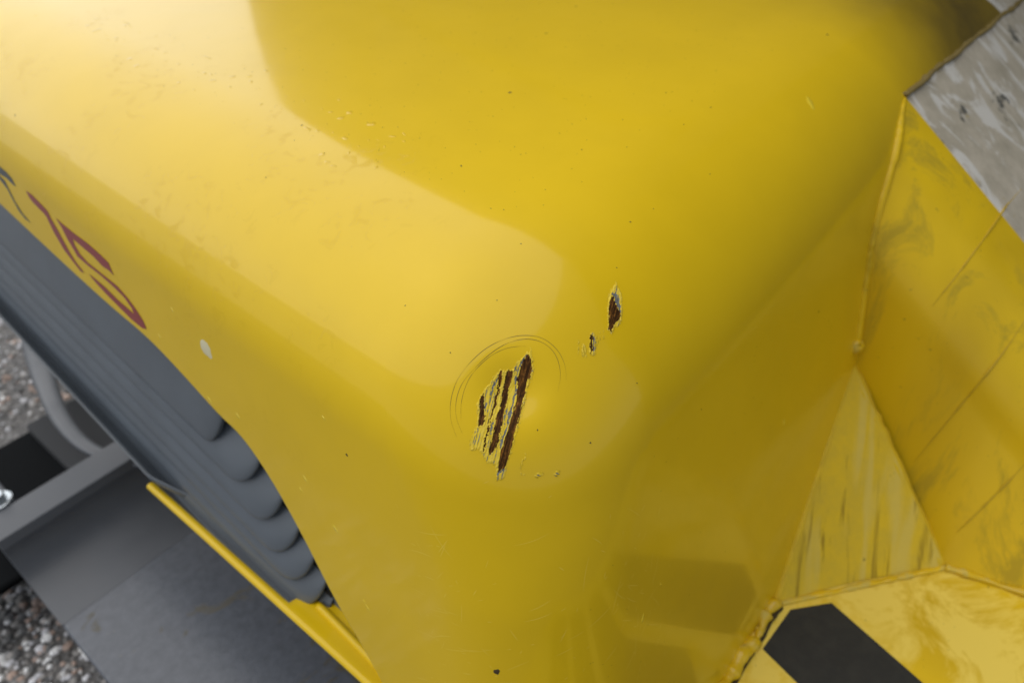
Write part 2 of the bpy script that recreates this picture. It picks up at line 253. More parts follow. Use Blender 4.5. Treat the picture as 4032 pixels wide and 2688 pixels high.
def vnoise(u, v, seed=0):
    """smooth value noise on the plane"""
    r = np.random.default_rng(seed).random((64, 64)); iu = np.floor(u).astype(int); iv = np.floor(v).astype(int)
    fu, fv = u-iu, v-iv; fu = fu*fu*(3-2*fu); fv = fv*fv*(3-2*fv); g = lambda i, j: r[i % 64, j % 64]
    return (g(iu, iv)*(1-fu)+g(iu+1, iv)*fu)*(1-fv)+(g(iu, iv+1)*(1-fu)+g(iu+1, iv+1)*fu)*fv

# -------- hood shell with the grille opening cut out of its side
open_line = np.array([(2.4, LIP[0][1]+.19*(2.4-LIP[0][0]))]+LIP+[(.085, .50), (.06, .44), (.05, .25), (.04, -.2)])
open_line = smooth_line(open_line, 900)
def build_hood():
    A = -.27
    S = onto(np.stack([np.full(900, -.08), open_line[:, 0], open_line[:, 1]], 1), np.tile([-1., 0, 0], (900, 1)))
    k = (A-OC[0])/(S[:, 0]-OC[0]); TL = OC+(S-OC)*k[:, None]                # the opening line carried out to the target box
    TL = TL[np.argsort(TL[:, 1])]
    xs = np.r_[np.linspace(A, .45, 190), np.linspace(.45, 1.6, 120)[1:]]
    ys = np.r_[np.linspace(A, .95, 420), np.linspace(.95, 2.1, 120)[1:]]; nz = 300
    zlo = np.maximum(np.interp(ys, TL[:, 1], TL[:, 2], left=.05), .05); tt = np.linspace(0, 1, nz); zs = .05+1.2*tt
    V = []; Q = []; off = 0
    for axis in range(3):
        if axis == 0:
            U = np.repeat(ys[:, None], nz, 1); W = zlo[:, None]+(1.25-zlo[:, None])*tt
        else: U, W = np.meshgrid(xs, zs if axis == 1 else ys, indexing='ij')
        K = np.full_like(U, A if axis < 2 else 1.25)
        T = np.stack([(K, U, W), (U, K, W), (U, W, K)][axis], -1); S = on_surface(T)
        V.append(S.reshape(-1, 3)); g = grid_faces(*U.shape, off); Q.append(g[:, ::-1] if axis != 1 else g); off += U.size
        if axis == 0:                                                # lip of the opening, rolled inwards
            sel = zlo > .051; L0 = S[sel, 0]; base = np.nonzero(sel)[0]*nz; N = gradF(L0)
            t = np.gradient(L0, axis=0); t /= np.linalg.norm(t, axis=1)[:, None]
            din = np.cross(N, t); din *= np.where(din[:, 2:] > 0, -1, 1)
            prev = base
            for dn, dp in ((.0006, .0028), (.0025, .0055), (.0055, .0068), (.010, .007), (.03, .007)):
                V.append(L0+din*dp-N*dn); idx = off+np.arange(len(L0)); off += len(L0)
                Q.append(np.stack([prev[:-1], prev[1:], idx[1:], idx[:-1]], 1)); prev = idx
    return np.concatenate(V), np.concatenate(Q)
hv, hf = build_hood()
hf = hf[hv[hf][:, :, 2].min(1) > .20]
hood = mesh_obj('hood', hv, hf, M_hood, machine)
bm = bmesh.new(); bm.from_mesh(hood.data); bmesh.ops.remove_doubles(bm, verts=bm.verts, dist=1e-5); bmesh.ops.recalc_face_normals(bm, faces=bm.faces)
for v in [v for v in bm.verts if not v.link_faces]: bm.verts.remove(v)
bm.to_mesh(hood.data); bm.free()

# -------- flat marks laid on the hood skin
def chart(polys):
    allp = np.concatenate([np.array(p) for p in polys]); p0 = allp.mean(0); n0 = gradF(p0)
    e1 = np.cross([0, 0, 1.], n0); e1 /= np.linalg.norm(e1); e2 = np.cross(n0, e1)
    return p0, n0, e1, e2, [np.stack([(np.array(p)-p0)@e1, (np.array(p)-p0)@e2], 1) for p in polys]
def decal(name, polys, mat, parent, step=.0007, lift=.0004, label=None):
    p0, n0, e1, e2, L = chart(polys); al = np.concatenate(L); lo = al.min(0)-2*step; hi = al.max(0)+2*step
    u = np.arange(lo[0], hi[0], step); v = np.arange(lo[1], hi[1], step); U, W = np.meshgrid(u, v, indexing='ij')
    pts = np.stack([U, W], -1); ins = np.zeros(U.shape, bool)
    for p in L: ins |= in_poly(pts, p)
    q = grid_faces(*U.shape); keep = ins.ravel()[q].sum(1) >= 2; q = q[keep]
    us = np.unique(q); rm = -np.ones(U.size, int); rm[us] = np.arange(len(us)); q = rm[q]; xy = pts.reshape(-1, 2)[us]
    cnt = np.bincount(q.ravel(), minlength=len(xy)); bmask = cnt < 4
    bd_, nr = np.full(len(xy), 1e9), xy.copy()
    for p in L:
        d_, n_ = seg_near(xy, p); m = d_ < bd_; bd_ = np.where(m, d_, bd_); nr = np.where(m[:, None], n_, nr)
    mv = bmask & (bd_ < step*1.5); xy = np.where(mv[:, None], nr, xy)
    W3 = onto(p0+xy[:, :1]*e1+xy[:, 1:]*e2, np.tile(n0, (len(xy), 1)), np.full(len(xy), lift))
    o = mesh_obj(name, W3, q[:, ::1], mat, parent)
    if label: o['label'] = label
    return o
def simple(name, col, rough=.5, coat=0., **kw):
    k = Mat(name); k.set(Base_Color=col, Roughness=rough, Coat_Weight=coat, **kw); return k.m
M_red = simple('red_film', (.26, .012, .012), .3, .6); M_ink = simple('dark_blue_film', (.02, .032, .04), .3, .6)
decal('digit_one', ONE, M_red, hood, label='dark red digit on the hood side')
decal('digit_five', FIVE, M_red, hood, label='dark red digit next to the lip of the hood')
decal('letter', LETTER, M_ink, hood, label='dark blue letter at the left end of the lettering')

# -------- scrapes: bare rusty steel, blue grey primer, torn paint rim
def scrape_mat():
    k = Mat('scraped_steel'); at = k.n('ShaderNodeAttribute', attribute_name='Col')
    r = k.n('ShaderNodeAttribute', attribute_name='Gloss')
    k.set(Base_Color=at.outputs['Color'], Roughness=r.outputs['Fac'], Coat_Weight=0., Specular_IOR_Level=.06)
    return k.m
M_scrape = scrape_mat()
def scrape(name, rim, rust, blue, axis_pts, step=.00034, label=None, bare=True):
    p0, n0, e1, e2, L = chart(rim)
    ax = np.array(axis_pts[1])-np.array(axis_pts[0]); t2 = np.array([ax@e1, ax@e2]); t2 /= np.linalg.norm(t2)
    f2 = np.array([t2[1], -t2[0]])
    loc = lambda polys: [np.stack([(np.array(p)-p0)@e1, (np.array(p)-p0)@e2], 1) for p in polys]
    al = np.concatenate(L); lo = al.min(0)-.002; hi = al.max(0)+.002
    U, W = np.meshgrid(np.arange(lo[0], hi[0], step), np.arange(lo[1], hi[1], step), indexing='ij'); pts = np.stack([U, W], -1)
    s = pts@t2; c = pts@f2                                           # along and across the scrape
    def sd(polys):
        r = np.full(U.shape, -1.)
        for p in polys:
            d_, _ = seg_near(pts, p); r = np.maximum(r, np.where(in_poly(pts, p), d_, -d_))
        return r
    n1 = vnoise(s/.0016, c/.0007, 1)-.5; n2 = vnoise(s/.0045, c/.0006, 2)-.5; n3 = vnoise(s/.0006, c/.0006, 3)-.5; n4 = vnoise(s/.012, c/.0011, 4)-.5
    drim = sd(L)+.0016*n1+.0009*n3+.0012*n4
    drust = sd(loc(rust))+.0011*n1+.0012*n2+.0006*n3 if rust else np.full(U.shape, -1.)
    dblue = sd(loc(blue))-.0003+.0016*n1+.0018*n2+.001*n3 if blue else np.full(U.shape, -1.)
    col = np.zeros(U.shape+(3,)); gl = np.full(U.shape, .45); h = np.zeros(U.shape)
    y1 = np.array([.78, .56, .04]); y2 = np.array([.80, .60, .085]); y3 = np.array([.42, .29, .012])
    m = np.clip(.5+1.3*n2+.8*n1, 0, 1)[..., None]; col[:] = y1*(1-m)+y2*m
    m = (np.clip(n4*3-.2, 0, 1)*.7)[..., None]; col = col*(1-m)+y3*m
    h += .0001+.00028*(n2+.5)+.0003*np.clip(n1, 0, 1)+.0003*(n3+.5)*(drim < .0022)
    # thin primer streaks inside the torn zone
    pr = (n4 > .27) & (n1 > -.1) & (drim > .0015)
    if bare: col[pr] = (.17, .18, .16)
    b = dblue > 0; col[b] = (np.array([.155, .162, .152])*(1+1.1*n3[..., None]+.6*n2[..., None]))[b]; h[b] = .00006; gl[b] = .5
    r_ = drust > 0; fs = vnoise(s/.005, c/.00045, 6)[..., None]; rc = (np.array([.070, .029, .008])*(1-fs)+np.array([.26, .11, .022])*fs**1.5)*(1+.9*n2[..., None]+.9*n3[..., None]); dk = np.array([.030, .014, .005])
    mm = np.clip(.5+2.6*n4+1.2*n1+.05, 0, 1)[..., None]; rc = rc*(1-mm*.8)+dk*mm*.8
    col[r_] = rc[r_]; h[r_] = (.00003+.00006*(n2+.5))[r_]; gl[r_] = .55
    edge = (drust < 0) & (drust > -.0009) & ~b; h[edge] += .00026*(n3[edge]+.9); col[edge] = col[edge]*.4+np.array([.84, .62, .07])*.6
    out = (drim > 0) & (drim < .0006); col[out] = col[out]*.4+np.array([.74, .51, .02])*.6
    cr_ = (vnoise(s/.0011, c/.0009, 8) > .86) & (drim < .0028) & (drust < 0) & ~b; h[cr_] += .0005; col[cr_] = (.86, .64, .07)
    h *= np.clip(drim/.0014, 0, 1); h += .00003
    keep_v = drim > 0
    q = grid_faces(*U.shape); q = q[keep_v.ravel()[q].sum(1) >= 3]
    us = np.unique(q); rm = -np.ones(U.size, int); rm[us] = np.arange(len(us)); q = rm[q]; xy = pts.reshape(-1, 2)[us]
    W3 = onto(p0+xy[:, :1]*e1+xy[:, 1:]*e2, np.tile(n0, (len(xy), 1)), h.ravel()[us])
    o = mesh_obj(name, W3, q, M_scrape, hood)
    ca = o.data.color_attributes.new('Col', 'FLOAT_COLOR', 'POINT')
    ca.data.foreach_set('color', np.c_[np.clip(col.reshape(-1, 3)[us], 0, 1), np.ones(len(us))].ravel())
    ga = o.data.attributes.new('Gloss', 'FLOAT', 'POINT'); ga.data.foreach_set('value', gl.ravel()[us])
    if label: o['label'] = label
    return o
axA = (RUST[0][0], RUST[0][13])
scrape('scrape', RIM, RUST, BLUE, axA, label='large rusty scrape in several streaks at the hood corner')
scrape('scrape', [RIM2[0]], [RUST2[0]], [BLUE2[0], BLUE2[2]], (RIM2[0][0], RIM2[0][12]), label='small pointed rusty scrape right of the large one')
scrape('scrape', [RIM2[1]], [RUST2[1]], [BLUE2[1]], (RIM2[1][0], RIM2[1][4]), label='smallest rusty scrape beside the pointed one')
for r in RIM2[2:]: scrape('scratch', [r], [], [], (r[0], r[len(r)//2]), bare=False)
for r in CHIP: scrape('paint_chip', [r], [], [], (r[0], r[len(r)//2]))

M_crack = simple('paint_crack', (.16, .10, .01), .7)
for ln in CRACK:
    P = smooth_line(ln, 160); wd = .00016*np.clip(np.minimum(np.arange(160), np.arange(160)[::-1])/25, .25, 1)*(.15+1.5*np.clip(vnoise(np.arange(160)/9., np.full(160, len(ln)*1.3), 9)-.12, 0, 1))
    P = onto(P, gradF(P)); N = gradF(P); t = np.gradient(P, axis=0); t /= np.linalg.norm(t, axis=1)[:, None]; sdv = np.cross(N, t)
    V = np.concatenate([P+N*.00008-sdv*wd[:, None], P+N*.00016, P+N*.00008+sdv*wd[:, None]]); n_ = 160
    q = [(i, i+1, i+1+n_, i+n_) for i in range(n_-1)]+[(i+n_, i+1+n_, i+1+2*n_, i+2*n_) for i in range(n_-1)]
    mesh_obj('paint_crack', V, q, M_crack, hood)

# -------- specks of grit and lighter flecks on the paint
def blob(P, r, asp, ang, hgt, seed):
    rr = np.random.default_rng(seed); n0 = gradF(np.array(P)); e1 = np.cross([.3, .2, 1.], n0); e1 /= np.linalg.norm(e1); e2 = np.cross(n0, e1)
    k = 12; V = []; rad = 1+.5*(rr.random(k)-.5)
    for lv_, hh in ((1, 0.), (.75, .7)):
        for i in range(k):
            a = 2*math.pi*i/k; u = r*rad[i]*lv_*math.cos(a); v = r*asp*rad[i]*lv_*math.sin(a)
            u, v = u*math.cos(ang)-v*math.sin(ang), u*math.sin(ang)+v*math.cos(ang)
            V.append((np.array(P)+u*e1+v*e2, hh))
    V.append((np.array(P), 1.)); Q = onto(np.array([p for p, _ in V]), np.tile(n0, (len(V), 1)), np.array([h_ for _, h_ in V])*hgt+2e-5)
    f = [(i, (i+1) % k, k+(i+1) % k, k+i) for i in range(k)]+[(k+i, k+(i+1) % k, 2*k) for i in range(k)]
    return Q, f
def blobs(name, items, mat, parent, seed):
    V = []; Fq = []; n_ = 0
    for j, (x, y, z, r, asp, ang, hgt) in enumerate(items):
        q, f = blob((x, y, z), r, asp, ang, hgt, seed+j); V.append(q); Fq += [tuple(i+n_ for i in g_) for g_ in f]; n_ += len(q)
    return mesh_obj(name, np.concatenate(V), Fq, mat, parent)
M_grit = simple('grit', (.055, .035, .012), .8); M_fleck = simple('light_fleck', (.85, .63, .03), .25, 1.)
items = [(x, y, z, max(r*.55, .0007), .45+.4*random.random(), random.random()*3, .0003) for x, y, z, r in SPECK]
T = np.stack([rng.uniform(-.1, .9, 420), rng.uniform(-.12, .8, 420), np.full(420, 1.25)], 1)
for p in on_surface(T): items.append((*p, random.choice((.0004, .0005, .0006, .0008)), .6, random.random()*3, .00012))
for zz in rng.uniform(.62, .95, 60):
    p = on_surface(np.array([[rng.uniform(-.2, .6), -.27, zz]]))[0]; items.append((*p, .0005, .6, random.random()*3, .0001))
go = blobs('grit', items, M_grit, hood, 50); go['kind'] = 'stuff'
go['label'] = 'tiny dark specks of grit on the yellow paint'
for j, (x, y, z, r) in enumerate(FLECK):
    blobs('paint_fleck', [(x, y, z, r, .35, {9: 1.6, 12: 1.4, 13: 1.4}.get(j, 2.3), .0004)], M_fleck, hood, 900+j)

M_glint = simple('painted_glint', (.72, .66, .42), .35, .5)  # pale colour stands in for the sky glinting off a small dent
blobs('painted_glint', [(*GLINT[0][:3], .012, .75, 2.4, .0005)], M_glint, hood, 1500)['label'] = 'whitish painted sky glint near the lip of the hood'
M_scuff = simple('scuffed_paint', (.80, .60, .07), .5)
def scuffs():
    V = []; f = []; n_ = 0; rr = np.random.default_rng(21)
    for k_ in range(150):
        p = np.array(SCUFF[0])+(np.array(SCUFF[1])-np.array(SCUFF[0]))*rr.random()+np.array([rr.normal()*.02, rr.normal()*.02, rr.normal()*.06])
        N0 = gradF(p); e1 = np.cross([0, 0, 1.], N0); e1 /= np.linalg.norm(e1); e2 = np.cross(N0, e1)
        a = rr.choice((.35, .5, 1.2, 2.2))+rr.normal()*.12; d = e1*math.cos(a)+e2*math.sin(a); L_ = .004+.035*rr.random()**2.5; c_ = rr.normal()*4
        s_ = np.linspace(-1, 1, 12); side = np.cross(N0, d)
        C0 = p+np.outer(s_*L_/2, d)+np.outer(c_*(s_*L_/2)**2, side); w_ = (.00014+.00016*rr.random())*(1-s_**2*.9)
        Q = onto(np.concatenate([C0-side*w_[:, None], C0+side*w_[:, None]]), np.tile(N0, (24, 1)), np.full(24, .00006), .08)
        V.append(Q); f += [(n_+i, n_+i+1, n_+i+13, n_+i+12) for i in range(11)]; n_ += 24
    o = mesh_obj('scuffs', np.concatenate(V), f, M_scuff, hood); o['kind'] = 'stuff'; o['label'] = 'fine hairline scuffs on the lower hood corner'
scuffs()

M_drop = paint('wet_yellow_paint', tuple(v*s for v, s in zip(YEL, (.97, .95, .6))), .3, 1., .03)
rr = np.random.default_rng(77); items = []
for k_ in range(95):
    y_ = .12+.85*rr.random(); x_ = -.005+.05*y_+.05*rr.normal()*(.4+.6*rr.random())+.02
    p = on_surface(np.array([[x_*1.1-.06, y_*1.12, 1.25]]))[0]; r_ = .0012+.0042*rr.random()**2.2
    items.append((*p, r_, .3+.6*rr.random(), rr.random()*3.1, .00022+.03*r_))
wm_ = blobs('water_marks', items, M_drop, hood, 3000); wm_['kind'] = 'stuff'; wm_['label'] = 'small water drops and marks on the shoulder of the hood'

# -------- grille
def plane_x(z, off): return -.06+LEAN*(z-.95)+off
def grey(name, col, rough, wet=0.):
    k = Mat(name); n_ = k.noise(14, 6, .65); st = k.noise(3.5, 5, .7)
    c = k.mix(k.ramp(n_, [(.4, 0), (.62, 1)]), col, tuple(v*.92 for v in col))
    k.set(Base_Color=c, Roughness=k.ramp(st, [(.4, rough), (.6, rough-.12)]), Specular_IOR_Level=.5)
    k.bump(k.noise(900, 2), .04, .0005); return k.m
M_grille = grey('grey_grille_plastic', (.115, .135, .16), .40)
M_void = simple('dark_gap', (.006, .006, .006), .9)
grille = bpy.data.objects.new('grille', None); link(grille, machine)
def quadstrip(name, rows, mat, parent, smooth=True):
    R_ = np.array(rows); nu, nv = R_.shape[:2]
    return mesh_obj(name, R_.reshape(-1, 3), grid_faces(nu, nv), mat, parent, smooth)
SL = .16
ztop = lambda y: .80+SL*(y-.36)
rows = []
for t in np.linspace(0, 1, 12):
    row = []
    for y in np.linspace(.0, 2.2, 60):
        z0, z1 = .40+max(y-.42, 0)*.17, ztop(max(y, .2))+.10; z = z0+(z1-z0)*t; row.append((plane_x(z, .047), max(y, .13), z))
    rows.append(row)
quadstrip('grille_panel', rows, M_grille, grille)
ends = [(.405, .672), (.360, .638), (.325, .598), (.302, .560), (.278, .529), (.262, .496), (.256, .463)]
for i, (yt, zb) in enumerate(ends):
    Hh, D, rE = (.062 if i else .13), .025, .055
    us = np.r_[np.linspace(0, 1, 18)**1.6*rE, np.linspace(rE, 1.9, 40)[1:]]
    rows = []; slot = []
    for u in us:
        y = yt+u; h = math.sqrt(max(1-(1-min(u/rE, 1))**2, 0)); zt = zb+SL*(y-yt-.05)+Hh; row = []
        for t in np.linspace(0, 1, 14):
            o_ = .0465-D*h*math.sin(t*math.pi/2)**1.1; z = zt-Hh*h*t; row.append((plane_x(z, o_), y, z))
        for a in (.5, 1., 1.6, 2.2):
            z = zt-Hh*h-.004*h*math.sin(a); o_ = .0465-D*h+.005*h*(1-math.cos(a)); row.append((plane_x(z, o_), y, z))
        row.append((plane_x(zt-Hh*h+.004*h, .0465-D*h+.012*h), y, zt-Hh*h+.004*h)); rows.append(row)
    quadstrip('louver', rows, M_grille, grille)
    us2 = np.linspace(-.008, .16, 24); rr_ = []
    for k_ in range(5):
        row = []
        for u in us2:
            y = yt+u; h = math.sqrt(max(1-(1-min(max(u+.012, 0)/rE, 1))**2, 0)); zt = zb+SL*(y-yt-.05)+Hh
            z = zt-Hh*h*.6-.028*h*k_/4; row.append((plane_x(z, .0455), y, z))
        rr_.append(row)
    quadstrip('vent_slot', rr_, M_void, grille)

rows = []
for t in np.linspace(0, 1, 9):
    row = []
    for y in np.linspace(.50, 2.2, 50):
        g_ = min((y-.50)/.10, 1); z1 = .543+.177*(y-.58); o_ = .047-.049*g_*math.sin(t*math.pi/2); row.append((plane_x(z1-.07*(1-t), o_), y, z1-.055*(1-t)+.0*g_-.03*(1-g_)))
    rows.append(row)
rows.append([(x+.012, y, z-.03) for x, y, z in rows[-1]])
quadstrip('lower_edge', rows, M_grille, grille)

# -------- yellow rail under the grille
def tube(name, path, rad, mat, parent, k=10, wob=0., seed=0, flat=1., cap=True):
    P = np.array(path, float); n_ = len(P); t = np.gradient(P, axis=0); t /= np.linalg.norm(t, axis=1)[:, None]
    up = np.array([.13, .21, .97]); V = []; rr = np.random.default_rng(seed)
    rad = np.broadcast_to(np.asarray(rad, float), (n_,))
    w1 = vnoise(np.arange(n_)/2.3, np.full(n_, seed*1.7), seed); w2 = vnoise(np.arange(n_)/5., np.full(n_, seed*2.1), seed+1)
    for i in range(n_):
        a_ = np.cross(t[i], up); a_ /= np.linalg.norm(a_); b_ = np.cross(a_, t[i]); r = rad[i]*(1+wob*(w1[i]-.5)*2)
        off = (a_*(w2[i]-.5)+b_*(w1[i]-.5))*rad[i]*wob
        for j in range(k):
            th = 2*math.pi*j/k; V.append(P[i]+off+r*(a_*math.cos(th)+b_*math.sin(th)*flat))
    f = [(i*k+j, i*k+(j+1) % k, (i+1)*k+(j+1) % k, (i+1)*k+j) for i in range(n_-1) for j in range(k)]
    f += [tuple(range(k))[::-1], tuple((n_-1)*k+j for j in range(k))]
    return mesh_obj(name, V, f, mat, parent)
def line(a, b, n_): return [np.array(a)+(np.array(b)-np.array(a))*t for t in np.linspace(0, 1, n_)]
rail = mesh_obj('lower_rail', *(lambda ys_: (
    [(plane_x(z, (min(o, .014) if y > .30 else o)), y, z) for y in ys_ for (o, z) in ((.05, .498), (.02, .496), (.008, .497), (.003, .500), (.002, .504), (.004, .507), (.008, .508), (.012, .5065), (.05, .504))],
    grid_faces(len(ys_), 9)))(np.linspace(.08, .63, 60)), M_paint, machine)
tube('rail_ridge', line((plane_x(.506, .034), .27, .505), (plane_x(.506, .022), .09, .506), 20), .005, M_paint, rail, 12)
# -------- grey track frame under the hood
M_frame = grey('grey_frame_paint', (.075, .083, .098), .45)
def frame_mat():
    k = Mat('muddy_frame_paint'); st = k.noise(9, 5, .6, dist=1.2); fine = k.noise(60, 4, .7)
    base = k.mix(k.ramp(fine, [(.35, 0), (.7, 1)]), (.095, .106, .130), (.062, .071, .088))
    mud = k.ramp(st, [(.565, 0), (.60, .85)])
    k.set(Base_Color=k.mix(mud, base, (.07, .062, .04)), Roughness=k.mix(mud, (.26,)*3, (.4,)*3)); k.bump(fine, .15, .002); return k.m
M_top = frame_mat()
frame = bpy.data.objects.new('track_frame', None); link(frame, machine)
def rounded_prism(name, prof, axis, a, b, mat, parent, bev=.006, segs=3):
    """profile in the two other axes, extruded along one axis, edges rounded"""
    bm = bmesh.new(); mk = lambda p, s: {0: (s, p[0], p[1]), 1: (p[0], s, p[1]), 2: (p[0], p[1], s)}[axis]
    A_ = [bm.verts.new(mk(p, a)) for p in prof]; B_ = [bm.verts.new(mk(p, b)) for p in prof]; n_ = len(prof)
    bm.faces.new(A_); bm.faces.new(B_[::-1])
    for i in range(n_): bm.faces.new((A_[i], B_[i], B_[(i+1) % n_], A_[(i+1) % n_]))
    bmesh.ops.recalc_face_normals(bm, faces=bm.faces)
    if bev: bmesh.ops.bevel(bm, geom=bm.edges[:], offset=bev, segments=segs, affect='EDGES', profile=.5, clamp_overlap=True)
    o = bm_obj(name, bm, mat, parent, smooth=True)
    md = o.modifiers.new('wn', 'WEIGHTED_NORMAL'); return o
rounded_prism('frame_plate', [(-.302, .17), (-.302, .2), (.15, .2), (.15, .17)], 1, .05, .90, M_top, frame, .006)
rounded_prism('cross_beam', [(.79, .178), (.80, .2006), *[(.85+.10*math.sin(t), .2065+.0885*(1-math.cos(t))) for t in np.linspace(.12, 1.45, 16)], (.957, .30), (1.03, .30), (1.045, .175)], 0, -.302, .1, M_frame, frame, .0015)
fp = smooth_line([(.02, 1.62, .24), (-.03, 1.46, .255), (-.075, 1.28, .27), (-.095, 1.12, .285), (-.085, 1.02, .292), (-.05, .95, .285), (.02, .89, .25)], 60)
tube('inner_flange', fp, np.interp(np.arange(60), [0, 20, 45, 59], [.036, .022, .014, .012]), M_frame, frame, 14, 0, 0, .55)
rounded_prism('outer_flange', [(-.302, .17), (-.302, .30), (-.24, .30), (-.24, .17)], 1, 1.035, 1.16, M_frame, frame, .008)
rounded_prism('pocket_floor', [(-.45, .12), (-.45, .14), (-.06, .14), (-.06, .12)], 1, 1.04, 1.44, simple('pocket_shade', (.008, .009, .010), 1., Specular_IOR_Level=.1), frame, 0)  # near-black colour paints in the deep shade of the pocket
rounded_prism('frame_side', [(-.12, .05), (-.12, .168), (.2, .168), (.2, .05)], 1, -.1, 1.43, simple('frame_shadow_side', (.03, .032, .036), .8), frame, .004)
M_zinc = Mat('zinc_bolt').set(Base_Color=(.55, .6, .64), Metallic=.8, Roughness=.3)
bolt = bpy.data.objects.new('bolt', None); link(bolt, frame)
def disc_stack(name, c, rings_, k, mat, parent, rot=0):
    V = []; f = []
    for (r, z) in rings_: V += [(c[0]+r*math.cos(2*math.pi*j/k+rot), c[1]+r*math.sin(2*math.pi*j/k+rot), c[2]+z) for j in range(k)]
    for i in range(len(rings_)-1): f += [(i*k+j, i*k+(j+1) % k, (i+1)*k+(j+1) % k, (i+1)*k+j) for j in range(k)]
    f.append(tuple((len(rings_)-1)*k+j for j in range(k))); return mesh_obj(name, V, f, mat, parent, smooth=False)
disc_stack('washer', (-.262, 1.055, .300), [(.024, 0), (.024, .003), (.022, .004)], 28, M_zinc, bolt)
disc_stack('bolt_head', (-.262, 1.055, .304), [(.016, 0), (.016, .010), (.0135, .013)], 6, M_zinc, bolt, .3)

# -------- hazard ledge, bracket and gusset beside the hood
def dirty_paint(name, amount, dirt=(.36, .31, .22), scale=7., streak=(1, 1, 1), coat=.6, turn=0.):
    k = Mat(name); mp = k.n('ShaderNodeMapping'); mp.inputs['Scale'].default_value = streak; mp.inputs['Rotation'].default_value = (turn, 0, 0); k.l(k.coord(), mp.inputs['Vector']); v = mp.outputs[0]
    n1 = k.noise(scale, 7, .68, v, .6); n2 = k.noise(scale*6, 5, .7); n3 = k.noise(scale*.45, 3, .5, v)
    m = k.ramp(n1, [(.62-amount*.5, 0), (.72-amount*.45, 1)])
    c = k.mix(k.ramp(n3, [(.4, 0), (.65, 1)]), YEL, (.62, .41, .01)); c = k.mix(k.math('MULTIPLY', m, .85), c, dirt)
    c = k.mix(k.ramp(n2, [(.66, 0), (.72, .75)]), c, (.05, .04, .02))
    k.set(Base_Color=c, Roughness=k.ramp(n1, [(.4, .32), (.6, .6)]), Coat_Weight=k.ramp(m, [(0, coat), (1, .05)]), Coat_Roughness=.15, Specular_IOR_Level=.22)
    k.bump(n1, .12, .003); return k.m
def grimy():
    k = Mat('dirt_film'); mp = k.n('ShaderNodeMapping'); mp.inputs['Scale'].default_value = (1, .45, .45); k.l(k.coord(), mp.inputs['Vector']); v = mp.outputs[0]
    st = k.noise(15, 6, .65, v, 2.0); n1 = k.noise(22, 6, .7); n2 = k.noise(70, 4, .6); pt = k.noise(11, 5, .6)
    c = k.mix(k.ramp(n1, [(.35, 0), (.7, 1)]), (.58, .52, .41), (.40, .36, .27))
    c = k.mix(k.ramp(st, [(.52, 0), (.6, .8)]), c, (.80, .78, .72))
    c = k.mix(k.ramp(pt, [(.64, 0), (.67, .9)]), c, (.10, .10, .085))
    c = k.mix(k.ramp(n2, [(.70, 0), (.73, 1)]), c, (.42, .30, .02))
    k.set(Base_Color=c, Roughness=k.ramp(st, [(.4, .55), (.6, .3)]), Coat_Weight=.3, Coat_Roughness=.2); k.bump(n1, .3, .003); return k.m
M_ledge = dirty_paint('worn_yellow_paint', .42, (.86, .66, .12), 9)
M_side = dirty_paint('scuffed_yellow_paint', .2, (.47, .33, .02), 14, (1, 1, .12), .2, math.radians(-16))
def streaky():
    k = Mat('streaky_yellow_paint'); at = k.n('ShaderNodeAttribute', attribute_name='Grain'); v = at.outputs['Color']
    s1 = k.noise(38, 4, .6, v, .5); s2 = k.noise(22, 3, .5, v, .3); n1 = k.noise(30, 6, .7)
    c = k.mix(k.ramp(n1, [(.35, 0), (.7, 1)]), (.72, .50, .02), (.60, .43, .035)); c = k.mix(k.ramp(s2, [(.5, 0), (.62, .6)]), c, (.66, .52, .12))
    c = k.mix(k.ramp(s1, [(.60, 0), (.68, .75)]), c, (.26, .17, .012)); c = k.mix(k.ramp(k.noise(75, 4, .6), [(.70, 0), (.74, .7)]), c, (.08, .06, .02))
    k.set(Base_Color=c, Roughness=.5, Specular_IOR_Level=.2); k.bump(n1, .15, .002); return k.m
M_gus = streaky()
M_dirt = grimy()
M_black = Mat('black_stripe'); kk = M_black; n_ = kk.noise(40, 5, .7); M_black = kk.set(Base_Color=kk.mix(kk.ramp(n_, [(.4, 0), (.75, 1)]), (.008, .009, .008), (.022, .022, .018)), Roughness=.6)
ledge = rounded_prism('ledge', [(-.75, .362), (-.75, .390), (-.138, .390), (-.138, .362)], 0, -.40, .60, M_ledge, machine, .005)
ledge['label'] = 'bright yellow ledge with black hazard stripes'
for k_ in range(-3, 1):
    o = .165*k_
    pts = [(.255+o, -.163), (.33+o, -.168), (.373+o, -.207), (.332+o, -.335), (.25+o, -.62), (.13+o, -.62), (.239+o, -.215)]
    mesh_obj('hazard_stripe', [(x, y, .3906) for x, y in pts], [tuple(range(len(pts)))[::-1]], M_black, ledge, False)

bracket = bpy.data.objects.new('side_bracket', None); link(bracket, machine)
